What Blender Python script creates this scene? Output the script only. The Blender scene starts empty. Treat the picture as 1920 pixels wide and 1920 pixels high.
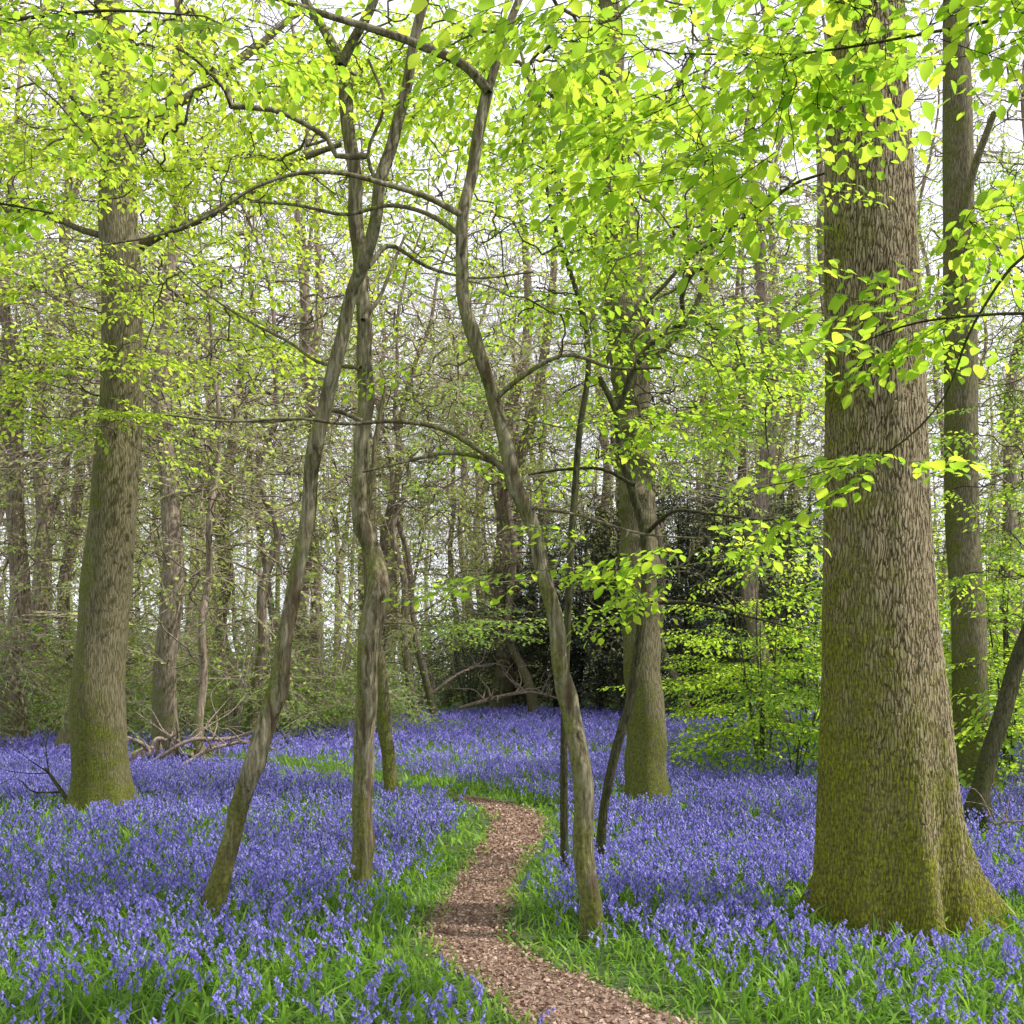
import bpy, math
import numpy as np
from mathutils import Vector
rng = np.random.default_rng(11)
EYE = 1.6

# ------------------------------------------------------------------ helpers
def S(px, py, d):
    """survey: metric position of something measured at depth d"""
    return np.array([(px-960)/1920*d, d, EYE+(1270-py)/1920*d])

def sstep(a, b, x):
    t = np.clip((x-a)/(b-a), 0, 1)
    return t*t*(3-2*t)

def gh(x, y):
    x = np.asarray(x, float); y = np.asarray(y, float)
    return (0.55*sstep(12, 34, y)*(0.45+0.55*sstep(-9, 1, x))
            + 0.03*np.sin(x*1.3+0.7)*np.sin(y*0.9) + 0.012*np.sin(x*2.9+y*1.7)
            + 0.6*sstep(45, 160, np.hypot(x, y))*np.sin(x*0.03+1)*np.cos(y*0.025))

def nrm(v):
    return v/(np.linalg.norm(v, axis=-1, keepdims=True)+1e-9)

def fnoise(x, y, seed=0):
    r = np.random.default_rng(seed)
    o = np.zeros(np.broadcast(x, y).shape)
    for k in range(9):
        f = 0.35*1.5**k
        a = r.uniform(0, 6.28); p = r.uniform(0, 6.28); q = r.uniform(0, 6.28)
        o = o + np.sin(f*(x*math.cos(a)+y*math.sin(a))+p+1.3*np.sin(f*0.6*(x*math.sin(a)-y*math.cos(a))+q))/(1.25**k)
    return o/3.5

class MB:
    def __init__(s): s.V = []; s.F = []; s.n = 0
    def add(s, v, f, mat=0):
        v = np.asarray(v, float).reshape(-1, 3); f = np.asarray(f, int)
        if len(v) == 0 or len(f) == 0: return
        s.V.append(v); s.F.append((f+s.n, mat)); s.n += len(v)
    def scatter(s, pv, pf, R, t, mat=0):
        k = len(t)
        if k == 0: return
        v = np.einsum('kij,nj->kni', R, pv)+t[:, None, :]
        f = pf[None]+(np.arange(k)*len(pv))[:, None, None]
        s.add(v.reshape(-1, 3), f.reshape(-1, pf.shape[1]), mat)
    def mesh(s, name, mats, origin=(0, 0, 0), smooth=True):
        me = bpy.data.meshes.new(name)
        V = np.concatenate(s.V)-np.asarray(origin, float)
        loops = np.concatenate([f.ravel() for f, m in s.F])
        tot = np.concatenate([np.full(len(f), f.shape[1]) for f, m in s.F])
        mi = np.concatenate([np.full(len(f), m) for f, m in s.F])
        st = np.concatenate([[0], np.cumsum(tot)[:-1]])
        me.vertices.add(len(V)); me.vertices.foreach_set('co', V.ravel().astype(np.float32))
        me.loops.add(len(loops)); me.loops.foreach_set('vertex_index', loops.astype(np.int32))
        me.polygons.add(len(tot)); me.polygons.foreach_set('loop_start', st.astype(np.int32))
        try: me.polygons.foreach_set('loop_total', tot.astype(np.int32))
        except Exception: pass
        me.polygons.foreach_set('material_index', mi.astype(np.int32))
        me.polygons.foreach_set('use_smooth', np.full(len(tot), smooth))
        for m in mats: me.materials.append(m)
        me.update(calc_edges=True)
        return me

COL = bpy.context.scene.collection
def obj(name, data, parent=None, loc=None, **props):
    o = bpy.data.objects.new(name, data)
    COL.objects.link(o)
    if parent is not None: o.parent = parent
    if loc is not None: o.location = loc
    for k, v in props.items(): o[k] = v
    return o

def tubes(mb, P, R, sides, mat=0, pert=None):
    P = np.asarray(P, float); R = np.asarray(R, float)
    if len(P) == 0: return
    k, n, _ = P.shape
    T = nrm(np.gradient(P, axis=1))
    mean = P[:, -1]-P[:, 0]
    ax = np.argmin(abs(mean), axis=1)
    ref = np.eye(3)[ax][:, None, :]
    U = nrm(np.cross(T, np.broadcast_to(ref, T.shape))); W = np.cross(T, U)
    a = np.linspace(0, 2*np.pi, sides, endpoint=False)
    rr = R[:, :, None]*np.ones(sides)
    if pert is not None: rr = rr*pert
    ring = P[:, :, None]+rr[..., None]*(np.cos(a)[:, None]*U[:, :, None]+np.sin(a)[:, None]*W[:, :, None])
    i = np.arange(k)[:, None, None]*n*sides; j = np.arange(n-1)[None, :, None]*sides; l = np.arange(sides)[None, None, :]
    l2 = (l+1) % sides
    f = np.stack([i+j+l, i+j+l2, i+j+sides+l2, i+j+sides+l], -1).reshape(-1, 4)
    mb.add(ring.reshape(-1, 3), f, mat)

def smooth_line(P, R, step):
    P = np.asarray(P, float); R = np.asarray(R, float)
    L = np.linalg.norm(np.diff(P, axis=0), axis=1); s = np.concatenate([[0], np.cumsum(L)])
    n = max(4, int(s[-1]/step)); q = np.linspace(0, s[-1], n)
    A = np.column_stack([P, R]); m = np.gradient(A, s, axis=0)
    idx = np.clip(np.searchsorted(s, q, side='right')-1, 0, len(s)-2)
    h = (s[idx+1]-s[idx]); t = ((q-s[idx])/h)[:, None]; h = h[:, None]
    o = ((2*t**3-3*t**2+1)*A[idx]+(t**3-2*t**2+t)*h*m[idx]+(-2*t**3+3*t**2)*A[idx+1]+(t**3-t**2)*h*m[idx+1])
    return o[:, :3], np.maximum(o[:, 3], 0.002)

def bark_pert(n, sides, seed, amp=0.1):
    r = np.random.default_rng(seed)
    z = np.linspace(0, n/9, n)[:, None]; a = np.linspace(0, 2*np.pi, sides, endpoint=False)[None]
    o = np.ones((n, sides))*(1-amp*1.0)
    for k in (1, 2, 3, 4, 5):
        o = o+amp/(k**0.6)*np.sin(k*a+r.uniform(0, 6)+1.5*np.sin(z*r.uniform(.3, .8)+r.uniform(0, 6)))*np.sin(z*r.uniform(.4, 1.8)+r.uniform(0, 6))
    return o[None]

def stem(mb, data, d, step=0.07, sides=16, flare=0.0, seed=1, wob=0.1, mat=0, sink=0.35, d1=None, fh=.12, knob=0, knob_lo=.5):
    d1 = d if d1 is None else d1
    n = len(data); dep = np.linspace(d, d1, n)
    P = np.array([S(a, b, dd) for (a, b, w), dd in zip(data, dep)]); R = np.array([w/1920*dd/2*.9 for (a, b, w), dd in zip(data, dep)])
    if sink:
        P = np.vstack([P[0]+np.array([0, 0, -sink]), P]); R = np.concatenate([[R[0]*1.15], R])
    r0 = np.random.default_rng(seed)
    if not d1 != d:
        P[1:, 1] += np.cumsum(r0.normal(0, 0.04, len(P)-1))
    P, R = smooth_line(P, R, step)
    pt = bark_pert(len(P), sides, seed, wob)
    a = np.linspace(0, 2*np.pi, sides, endpoint=False)[None]
    if flare:
        h = np.maximum(P[:, 2]-P[0, 2]-sink, 0)
        lob = 1+.55*np.sin(4*a+r0.uniform(0, 6))+.35*np.sin(7*a+r0.uniform(0, 6))
        pt = pt+(flare*np.exp(-h/fh))[None, :, None]*lob[None]
    s = np.arange(len(P))*step
    for _ in range(knob):
        s0 = r0.uniform(knob_lo, s[-1]); a0 = r0.uniform(0, 6.28); am = r0.uniform(.1, .35); w_ = r0.uniform(.04, .10)
        da = (a-a0+np.pi) % (2*np.pi)-np.pi
        pt = pt+(am*np.exp(-((s-s0)/w_)**2))[None, :, None]*np.exp(-(da/.6)**2)[None]
    if knob:
        P[:, 0] += .010*np.sin(s*5.1+seed)+.006*np.sin(s*11+seed*2)
    tubes(mb, P[None], R[None], sides, mat, pt)
    return P, R

# ------------------------------------------------------------------ nodes
def newmat(name):
    m = bpy.data.materials.new(name); m.use_nodes = True
    nt = m.node_tree; nt.nodes.clear()
    out = nt.nodes.new('ShaderNodeOutputMaterial')
    return m, nt, out
def nd(nt, typ, ins=None, **attr):
    n = nt.nodes.new('ShaderNode'+typ)
    for k, v in attr.items(): setattr(n, k, v)
    for k, v in (ins or {}).items():
        s = n.inputs[k]
        if isinstance(v, bpy.types.NodeSocket): nt.links.new(v, s)
        else: s.default_value = v
    return n
def math_(nt, op, a, b=0.0, c=None, clamp=False):
    ins = {0: a, 1: b}
    if c is not None: ins[2] = c
    return nd(nt, 'Math', ins, operation=op, use_clamp=clamp).outputs[0]
def ramp(nt, fac, stops):
    n = nd(nt, 'ValToRGB', {0: fac}); e = n.color_ramp.elements
    while len(e) < len(stops): e.new(0.5)
    for x, (p, c) in zip(e, stops):
        x.position = p; x.color = (*c, 1) if len(c) == 3 else c
    return n.outputs[0]
def mixc(nt, f, a, b):
    n = nt.nodes.new('ShaderNodeMix'); n.data_type = 'RGBA'
    for i, v in ((0, f), (6, a), (7, b)):
        if isinstance(v, bpy.types.NodeSocket): nt.links.new(v, n.inputs[i])
        else: n.inputs[i].default_value = v if i == 0 else (*v, 1)
    return n.outputs[2]

def bark_mat(name, dark, mid, light, moss=(0.09, 0.12, 0.02), moss_amt=0.2, moss_h=1.5, moss_side=0.3, sc=22, vert=0.22, disp=None, bump=0.8, rw=0.5, patch=.4, rot=None):
    m, nt, out = newmat(name)
    tc = nd(nt, 'TexCoord').outputs['Object']
    warp = nd(nt, 'TexNoise', {'Vector': tc, 'Scale': 6.0, 'Detail': 2.0}).outputs['Color']
    wv = nd(nt, 'VectorMath', {0: warp, 3: 0.05}, operation='SCALE').outputs[0]
    tv = nd(nt, 'VectorMath', {0: tc, 1: wv}, operation='ADD').outputs[0]
    mp = nd(nt, 'Mapping', {'Vector': tv, 'Scale': (1, 1, vert)}).outputs[0]
    fine = nd(nt, 'TexNoise', {'Vector': mp, 'Scale': sc*1.8, 'Detail': 4.0, 'Roughness': 0.7}).outputs['Fac']
    if rw > 0:
        vo = nd(nt, 'TexVoronoi', {'Vector': mp, 'Scale': float(sc)}, feature='DISTANCE_TO_EDGE').outputs['Distance']
        ridge = nd(nt, 'MapRange', {0: math_(nt, 'ADD', vo, math_(nt, 'MULTIPLY', math_(nt, 'SUBTRACT', fine, 0.5), 0.45)), 1: 0.02, 2: 0.22}, interpolation_type='SMOOTHSTEP').outputs[0]
    else:
        ridge = nd(nt, 'MapRange', {0: fine, 1: .3, 2: .7}).outputs[0]; rw = .5
    big = nd(nt, 'TexNoise', {'Vector': tc, 'Scale': 2.4, 'Detail': 4.0, 'Roughness': 0.65}).outputs['Fac']
    tone = math_(nt, 'ADD', math_(nt, 'MULTIPLY', ridge, rw), math_(nt, 'MULTIPLY', fine, 1.1-rw))
    c = ramp(nt, tone, [(0.24, dark), (0.52, mid), (0.9, light)])
    c = mixc(nt, math_(nt, 'MULTIPLY', nd(nt, 'MapRange', {0: big, 1: 0.48, 2: 0.62}).outputs[0], patch), c, mixc(nt, ridge, mid, light))
    if rot:
        rn = nd(nt, 'TexNoise', {'Vector': mp, 'Scale': 9.0, 'Detail': 4.0}).outputs['Fac']
        c = mixc(nt, math_(nt, 'MULTIPLY', nd(nt, 'MapRange', {0: rn, 1: 0.54, 2: 0.62}).outputs[0], .65), c, rot)
    nx = nd(nt, 'SeparateXYZ', {0: nd(nt, 'NewGeometry').outputs['Normal']}).outputs[0]
    z = nd(nt, 'SeparateXYZ', {0: tc}).outputs[2]
    hz = nd(nt, 'MapRange', {0: z, 1: moss_h, 2: 0.0}).outputs[0]
    mn = nd(nt, 'TexNoise', {'Vector': tc, 'Scale': 3.5, 'Detail': 5.0, 'Roughness': 0.7}).outputs['Fac']
    f = math_(nt, 'ADD', math_(nt, 'MULTIPLY', mn, 2.2), math_(nt, 'MULTIPLY', nx, -moss_side))
    f = math_(nt, 'ADD', f, math_(nt, 'MULTIPLY', hz, 0.85))
    f = math_(nt, 'ADD', f, moss_amt-1.5)
    f = math_(nt, 'MULTIPLY', nd(nt, 'MapRange', {0: f, 1: -0.05, 2: 0.4}).outputs[0], math_(nt, 'ADD', math_(nt, 'MULTIPLY', ridge, 0.6), 0.4), clamp=True)
    mossc = ramp(nt, nd(nt, 'TexNoise', {'Vector': tc, 'Scale': 45.0, 'Detail': 2.0}).outputs['Fac'], [(0.3, tuple(x*0.3 for x in moss)), (0.7, moss)])
    c = mixc(nt, f, c, mossc)
    hgt = math_(nt, 'ADD', math_(nt, 'MULTIPLY', ridge, 0.7), math_(nt, 'MULTIPLY', fine, 0.35))
    bs = nd(nt, 'BsdfPrincipled', {'Base Color': c, 'Roughness': 0.9, 'Specular IOR Level': 0.15})
    if disp:
        dn = nd(nt, 'Displacement', {'Height': hgt, 'Midlevel': 0.6, 'Scale': disp})
        nt.links.new(dn.outputs[0], out.inputs['Displacement']); m.displacement_method = 'BOTH'
    else:
        bn = nd(nt, 'Bump', {'Height': hgt, 'Strength': bump, 'Distance': 0.02})
        nt.links.new(bn.outputs[0], bs.inputs['Normal'])
    nt.links.new(bs.outputs[0], out.inputs[0])
    return m

def leaf_mat(name, cols, tcols, trans=0.5, rough=0.45, spec=0.3):
    m, nt, out = newmat(name)
    ri = nd(nt, 'NewGeometry').outputs['Random Per Island']
    n = len(cols)
    ps = [i/(n-1) for i in range(n)]
    c = ramp(nt, ri, list(zip(ps, cols))); t = ramp(nt, ri, list(zip(ps, tcols)))
    b = nd(nt, 'BsdfPrincipled', {'Base Color': c, 'Roughness': rough, 'Specular IOR Level': spec})
    tr = nd(nt, 'BsdfTranslucent', {'Color': t})
    mx = nd(nt, 'MixShader', {0: trans, 1: b.outputs[0], 2: tr.outputs[0]})
    nt.links.new(mx.outputs[0], out.inputs[0])
    return m
def simple_mat(name, c1, c2, sc=3.0):
    m, nt, out = newmat(name)
    tc = nd(nt, 'TexCoord').outputs['Object']
    n = nd(nt, 'TexNoise', {'Vector': tc, 'Scale': sc, 'Detail': 2.0}).outputs['Fac']
    b = nd(nt, 'BsdfDiffuse', {'Color': ramp(nt, n, [(.3, c1), (.7, c2)])}); nt.links.new(b.outputs[0], out.inputs[0]); return m

OAK = bark_mat('oak_bark', (0.04, 0.031, 0.016), (0.18, 0.142, 0.085), (0.35, 0.29, 0.185), moss=(0.27, 0.29, 0.02), moss_amt=0.20, moss_h=2.4, moss_side=0.45, sc=56, vert=0.13, disp=0.010, rw=.55, patch=.3)
BARK = bark_mat('hornbeam_bark', (0.035, 0.029, 0.016), (0.15, 0.127, 0.075), (0.38, 0.345, 0.245), moss=(0.19, 0.215, 0.03), moss_amt=0.36, moss_h=1.0, moss_side=0.4, sc=22, vert=0.09, rw=0, patch=.65, rot=(.07, .042, .025), bump=.55)
BARKM = bark_mat('mossy_bark', (0.035, 0.03, 0.016), (0.13, 0.112, 0.062), (0.25, 0.22, 0.135), moss=(0.16, 0.19, 0.02), moss_amt=0.34, moss_h=2.0, moss_side=0.4, sc=46, vert=0.10, rw=.25, bump=.5)
BARKD = bark_mat('dark_bark', (0.02, 0.02, 0.01), (0.06, 0.058, 0.028), (0.13, 0.125, 0.06), moss=(0.09, 0.11, 0.02), moss_amt=0.2, moss_h=1, sc=30, vert=0.15, rw=0)
BARKF = bark_mat('distant_bark', (0.07, 0.053, 0.038), (0.20, 0.155, 0.115), (0.40, 0.335, 0.265), moss=(0.18, 0.20, 0.06), moss_amt=0.2, moss_h=3, sc=16, vert=0.14, bump=0.4, rw=0)  # lighter tone stands in for haze and sunlit branches in the distance
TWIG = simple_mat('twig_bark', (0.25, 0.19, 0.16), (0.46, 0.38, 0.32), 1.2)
DEAD = bark_mat('dead_wood', (0.11, 0.075, 0.055), (0.28, 0.21, 0.17), (0.48, 0.40, 0.33), moss_amt=-0.4, sc=18, vert=0.2, rw=0)

LEAF_N = leaf_mat('spring_leaf', [(0.10, 0.20, 0.02), (0.17, 0.30, 0.03), (0.25, 0.37, 0.035)], [(0.34, 0.58, 0.04), (0.54, 0.80, 0.06), (0.80, 0.95, 0.09)], 0.62)
LEAF_M = leaf_mat('fresh_leaf', [(0.14, 0.24, 0.02), (0.23, 0.34, 0.03), (0.34, 0.44, 0.045)], [(0.42, 0.64, 0.04), (0.64, 0.85, 0.07), (0.90, 0.97, 0.12)], 0.62)
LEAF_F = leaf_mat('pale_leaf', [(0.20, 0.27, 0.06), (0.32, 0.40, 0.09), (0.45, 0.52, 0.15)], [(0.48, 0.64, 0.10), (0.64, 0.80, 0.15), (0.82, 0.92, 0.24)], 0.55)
LEAF_S = leaf_mat('shrub_leaf', [(0.10, 0.19, 0.04), (0.18, 0.30, 0.055), (0.29, 0.41, 0.09)], [(0.30, 0.52, 0.06), (0.45, 0.68, 0.09), (0.64, 0.84, 0.15)], 0.5)
HOLLY = leaf_mat('holly_leaf', [(0.03, 0.045, 0.03), (0.07, 0.09, 0.065), (0.18, 0.20, 0.17)], [(0.06, 0.10, 0.03), (0.08, 0.13, 0.04), (0.12, 0.16, 0.06)], 0.2, 0.3, 0.6)
GRASS = leaf_mat('grass_blade', [(0.08, 0.18, 0.02), (0.15, 0.30, 0.03), (0.25, 0.41, 0.06)], [(0.22, 0.48, 0.03), (0.38, 0.66, 0.06), (0.56, 0.82, 0.10)], 0.4)
BELL = leaf_mat('bluebell_petal', [(0.18, 0.15, 0.55), (0.29, 0.26, 0.74), (0.50, 0.47, 0.92)], [(0.30, 0.26, 0.78), (0.40, 0.35, 0.91), (0.56, 0.50, 0.97)], 0.4, 0.6, 0.2)
STALK = leaf_mat('bluebell_stalk', [(0.08, 0.14, 0.05), (0.11, 0.16, 0.10)], [(0.1, 0.2, 0.05), (0.12, 0.2, 0.08)], 0.2)
LITTER = leaf_mat('dead_leaf', [(0.15, 0.09, 0.062), (0.28, 0.18, 0.135), (0.40, 0.275, 0.21), (0.58, 0.44, 0.35)], [(0.2, 0.1, 0.05), (0.3, 0.17, 0.1), (0.4, 0.25, 0.17), (0.5, 0.34, 0.24)], 0.15, 0.7, 0.2)

def ground_mat():
    m, nt, out = newmat('woodland_floor')
    tc = nd(nt, 'TexCoord').outputs['Object']
    a = nd(nt, 'TexNoise', {'Vector': tc, 'Scale': 14.0, 'Detail': 6.0, 'Roughness': 0.7}).outputs['Fac']
    b = nd(nt, 'TexNoise', {'Vector': tc, 'Scale': 0.9, 'Detail': 4.0}).outputs['Fac']
    c = ramp(nt, a, [(0.3, (0.03, 0.055, 0.015)), (0.5, (0.06, 0.10, 0.03)), (0.7, (0.13, 0.13, 0.055))])
    c = mixc(nt, nd(nt, 'MapRange', {0: b, 1: 0.45, 2: 0.65}).outputs[0], c, (0.07, 0.13, 0.035))
    bn = nd(nt, 'Bump', {'Height': a, 'Strength': 0.8, 'Distance': 0.05})
    bs = nd(nt, 'BsdfPrincipled', {'Base Color': c, 'Roughness': 0.95, 'Normal': bn.outputs[0]})
    nt.links.new(bs.outputs[0], out.inputs[0]); return m
def path_mat():
    m, nt, out = newmat('leaf_strewn_earth')
    tc = nd(nt, 'TexCoord').outputs['Object']
    a = nd(nt, 'TexNoise', {'Vector': tc, 'Scale': 30.0, 'Detail': 6.0, 'Roughness': 0.7}).outputs['Fac']
    v = nd(nt, 'TexVoronoi', {'Vector': tc, 'Scale': 75.0}).outputs['Color']
    vb = nd(nt, 'SeparateColor', {0: v}).outputs[0]
    c = ramp(nt, math_(nt, 'ADD', math_(nt, 'MULTIPLY', a, 0.6), math_(nt, 'MULTIPLY', vb, 0.4)), [(0.2, (0.09, 0.057, 0.04)), (0.5, (0.24, 0.155, 0.115)), (0.85, (0.43, 0.31, 0.24))])
    bn = nd(nt, 'Bump', {'Height': a, 'Strength': 0.9, 'Distance': 0.03})
    bs = nd(nt, 'BsdfPrincipled', {'Base Color': c, 'Roughness': 0.95, 'Normal': bn.outputs[0]})
    nt.links.new(bs.outputs[0], out.inputs[0]); return m

# ------------------------------------------------------------------ ground + path
u = np.linspace(-1, 1, 241); gx = np.sign(u)*(np.abs(u)*14+np.abs(u)**5*260)
v = np.linspace(-1, 1, 301); gy = 14+np.sign(v)*(np.abs(v)*20+np.abs(v)**5*260)
X, Y = np.meshgrid(gx, gy); Z = gh(X, Y)
mb = MB(); nx_, ny_ = len(gx), len(gy)
ii = (np.arange(ny_-1)[:, None]*nx_+np.arange(nx_-1)[None]).ravel()
mb.add(np.stack([X, Y, Z], -1).reshape(-1, 3), np.stack([ii, ii+1, ii+nx_+1, ii+nx_], -1))
obj('ground', mb.mesh('ground', [ground_mat()]), kind='structure')

PATH = np.array([(2.6, 1.95, .40), (3.4, 1.4, .38), (4.0, 0.95, .36), (4.7, 0.47, .33), (5.2, 0.24, .29), (5.8, -0.10, .24), (6.5, -.29, .235), (7.1, -.27, .23), (8.1, -.19, .215), (9.3, -.08, .215), (10.6, .05, .24),
                 (11.7, .06, .27), (12.5, -.12, .26), (13.2, -.5, .2), (14.1, -1.15, .16), (15.1, -2.0, .15), (16.3, -3.2, .15), (18, -5.2, .15), (20, -8, .15)])
pc, phw = smooth_line(np.column_stack([PATH[:, 1], PATH[:, 0], PATH[:, 0]*0]), PATH[:, 2], 0.07)
PX, PY = pc[:, 0], pc[:, 1]
def path_dist(x, y):
    x = np.asarray(x); out = np.empty(len(x))
    for i in range(0, len(x), 4000):
        d = np.hypot(x[i:i+4000, None]-PX, y[i:i+4000, None]-PY)
        j = d.argmin(1); out[i:i+4000] = d[np.arange(len(j)), j]-phw[j]
    return out
tn = nrm(np.gradient(pc, axis=0)); sd = np.column_stack([-tn[:, 1], tn[:, 0]])
na = 11; mb = MB(); rows = []
lin = np.linspace(-1, 1, na)
edge = (1.12+0.2*fnoise(PX*4, PY*4, 3))
pk = np.where(PY < 13.4)[0]
for k in range(na):
    xx = pc[pk, 0]+sd[pk, 0]*lin[k]*phw[pk]*edge[pk]; yy = pc[pk, 1]+sd[pk, 1]*lin[k]*phw[pk]*edge[pk]
    rows.append(np.column_stack([xx, yy, gh(xx, yy)+0.012*(1-lin[k]**2)+0.004]))
G = np.stack(rows, 1); npp = len(pk)
ii = (np.arange(npp-1)[:, None]*na+np.arange(na-1)[None]).ravel()
mb.add(G.reshape(-1, 3), np.stack([ii, ii+na, ii+na+1, ii+1], -1)[:, ::-1])
obj('path', mb.mesh('path', [path_mat()]), kind='structure')

# ------------------------------------------------------------------ leaves / sprays
def leaf_proto(detail):
    if detail == 0:
        return np.array([(0, 0, 0), (.45, -.30, .06), (1, 0, -.05), (.45, .30, .06)], float), np.array([[0, 1, 2, 3]])
    if detail == 1:
        ts = np.array([0, .3, .68, 1.0]); w = np.array([.03, .30, .25, .01]); pl = np.zeros(4)
    else:
        ts = np.linspace(0, 1, 15); w = .31*np.sin(np.pi*ts**0.85)**0.75+.006; w[1::2] *= 1.09; pl = np.where(np.arange(15) % 2, .018, -.018)
    V = []
    for t, ww, p in zip(ts, w, pl):
        z = -.16*t*t
        sh = ww*0.35*(1-t)
        V += [(t+sh, ww, z+.25*ww+p*(ww > .05)), (t, 0, z), (t+sh, -ww, z+.25*ww+p*(ww > .05))]
    F = []
    for i in range(len(ts)-1):
        a = 3*i
        F += [[a+1, a+4, a+3, a], [a+2, a+5, a+4, a+1]]
    return np.array(V), np.array(F)
LP = {k: leaf_proto(k) for k in (0, 1, 2)}

def leaf_frames(pos, dr, up, size):
    x = nrm(dr); y = nrm(np.cross(up, x)); z = np.cross(x, y)
    return np.stack([x, y, z], -1)*size[:, None, None], pos

def make_spray(L, nside, leaf, detail, seed, twr=0.0022, keep=1.0, sl=0.45, tsides=3, spacing=0.72):
    r = np.random.default_rng(seed)
    lines = []; main = lambda t: np.stack([L*t, 0.05*L*np.sin(3*t+seed), -0.13*L*t*t], -1)
    tt = np.linspace(0, 1, 5); lines.append((main(tt), np.linspace(1.6, .5, 5)*twr))
    for i in range(nside):
        t = (i+.6)/(nside+.4); s = 1 if i % 2 else -1
        a = s*math.radians(r.uniform(35, 58)); ln = L*sl*((1-t)**0.6)*r.uniform(.7, 1.15)+leaf
        b = main(np.array(t)); q = np.linspace(0, 1, 5)
        bend = -s*0.25
        P = b+np.stack([ln*q*math.cos(a), ln*q*math.sin(a)+bend*ln*q*q*0.4, -0.12*ln*q*q+r.normal(0, .05)*ln*q], -1)
        lines.append((P, np.linspace(1.0, .4, 5)*twr))
    pos, dr, up, sz = [], [], [], []
    for li, (P, _) in enumerate(lines):
        s = np.concatenate([[0], np.cumsum(np.linalg.norm(np.diff(P, axis=0), axis=1))])
        m = max(2, int(s[-1]/(leaf*spacing)))
        for j in range(m):
            if r.random() > keep: continue
            q = s[-1]*(j+0.8)/(m-0.2+.001); q = min(q, s[-1])
            p = np.array([np.interp(q, s, P[:, c]) for c in range(3)])
            k = min(len(P)-2, int(np.searchsorted(s, q, side='right')-1)); t = nrm(P[k+1]-P[k])
            last = j == m-1
            a = 0 if last else (1 if j % 2 else -1)*math.radians(r.uniform(38, 65))
            dx = np.array([t[0]*math.cos(a)-t[1]*math.sin(a), t[0]*math.sin(a)+t[1]*math.cos(a), t[2]+r.normal(-.15, .28)])
            pos.append(p); dr.append(dx); up.append(np.array([r.normal(0, .3), r.normal(0, .3), 1])); sz.append(leaf*r.uniform(.55, 1.2)*(0.8 if j == 0 else 1))
    mbl = MB()
    if pos:
        R, t = leaf_frames(np.array(pos), np.array(dr), np.array(up), np.array(sz))
        mbl.scatter(*LP[detail], R, t)
    mbt = MB(); tubes(mbt, np.stack([l[0] for l in lines]), np.stack([l[1] for l in lines]), tsides)
    g = lambda m_: (np.concatenate(m_.V), m_.F[0][0]) if m_.V else (np.zeros((0, 3)), np.zeros((0, 4), int))
    return g(mbl), g(mbt)

def rotm(yaw, pitch, roll, sc):
    cy, sy, cp, sp, cr, sr = np.cos(yaw), np.sin(yaw), np.cos(pitch), np.sin(pitch), np.cos(roll), np.sin(roll)
    R = np.empty((len(yaw), 3, 3))
    R[:, 0] = np.stack([cy*cp, cy*sp*sr-sy*cr, cy*sp*cr+sy*sr], -1)
    R[:, 1] = np.stack([sy*cp, sy*sp*sr+cy*cr, sy*sp*cr-cy*sr], -1)
    R[:, 2] = np.stack([-sp, cp*sr, cp*cr], -1)
    return R*np.asarray(sc)[:, None, None]

def grow(mbt, nodes, targets, tip=0.004, kcost=0.35, mat=0, r=rng, sides=5, expo=2.4, arc=0.12, jit=0.05, rmax=1.0):
    nm = 4
    pos = list(nodes); n0 = len(pos); pos = np.array(pos); par = [-1]*n0
    d0 = np.min(np.linalg.norm(targets[:, None]-pos[None], axis=2), axis=1); order = np.argsort(d0)
    cap = n0+len(targets)*(nm+1); A = np.zeros((cap, 3)); A[:n0] = pos; PL = np.zeros(cap); cnt = n0
    chains = []
    for oi in order:
        p = targets[oi]; dd = np.linalg.norm(A[:cnt]-p, axis=1)
        rise = np.maximum(0, (A[:cnt, 2]-p[2]))*0.25
        k = int(np.argmin(dd+kcost*PL[:cnt]+rise)); a = A[k]; L = dd[k]+1e-4
        t = np.linspace(0, 1, nm+2)[1:, None]
        bow = np.array([0, 0, 1.0])*arc*L*r.uniform(-.3, 1.2)+r.normal(0, .07*L, 3)
        q = a+(p-a)*t+bow*np.sin(np.pi*t)+r.normal(0, jit*L, (nm+1, 3))*(t < .99)
        idx = list(range(cnt, cnt+nm+1)); A[cnt:cnt+nm+1] = q; PL[cnt:cnt+nm+1] = PL[k]+L*t[:, 0]
        prev = k
        for i in idx: par.append(prev); prev = i
        chains.append([k]+idx); cnt += nm+1
    acc = np.zeros(cnt); ends = [c[-1] for c in chains]; acc[ends] = 1.0
    for i in range(cnt-1, n0-1, -1):
        if acc[i] == 0: acc[i] = 1
        if par[i] >= 0: acc[par[i]] += acc[i]
    rad = np.minimum(tip*np.power(np.maximum(acc/5, 1), 1/expo), rmax)
    P = np.array([A[c] for c in chains]); R = np.array([rad[c] for c in chains]); R[:, 0] = R[:, 1]*1.12
    P2 = np.zeros((len(P), nm*2+3, 3)); R2 = np.zeros((len(P), nm*2+3))
    P2[:, ::2] = P; R2[:, ::2] = R; R2[:, 1::2] = (R[:, 1:]+R[:, :-1])/2
    Pm = np.concatenate([P[:, :1], P, P[:, -1:]], 1)
    P2[:, 1::2] = (-Pm[:, :-3]+9*Pm[:, 1:-2]+9*Pm[:, 2:-1]-Pm[:, 3:])/16
    tubes(mbt, P2, R2, sides, mat)
    pts = P[:, -1]; dirs = P[:, -1]-P[:, 0]
    return pts, dirs

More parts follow.
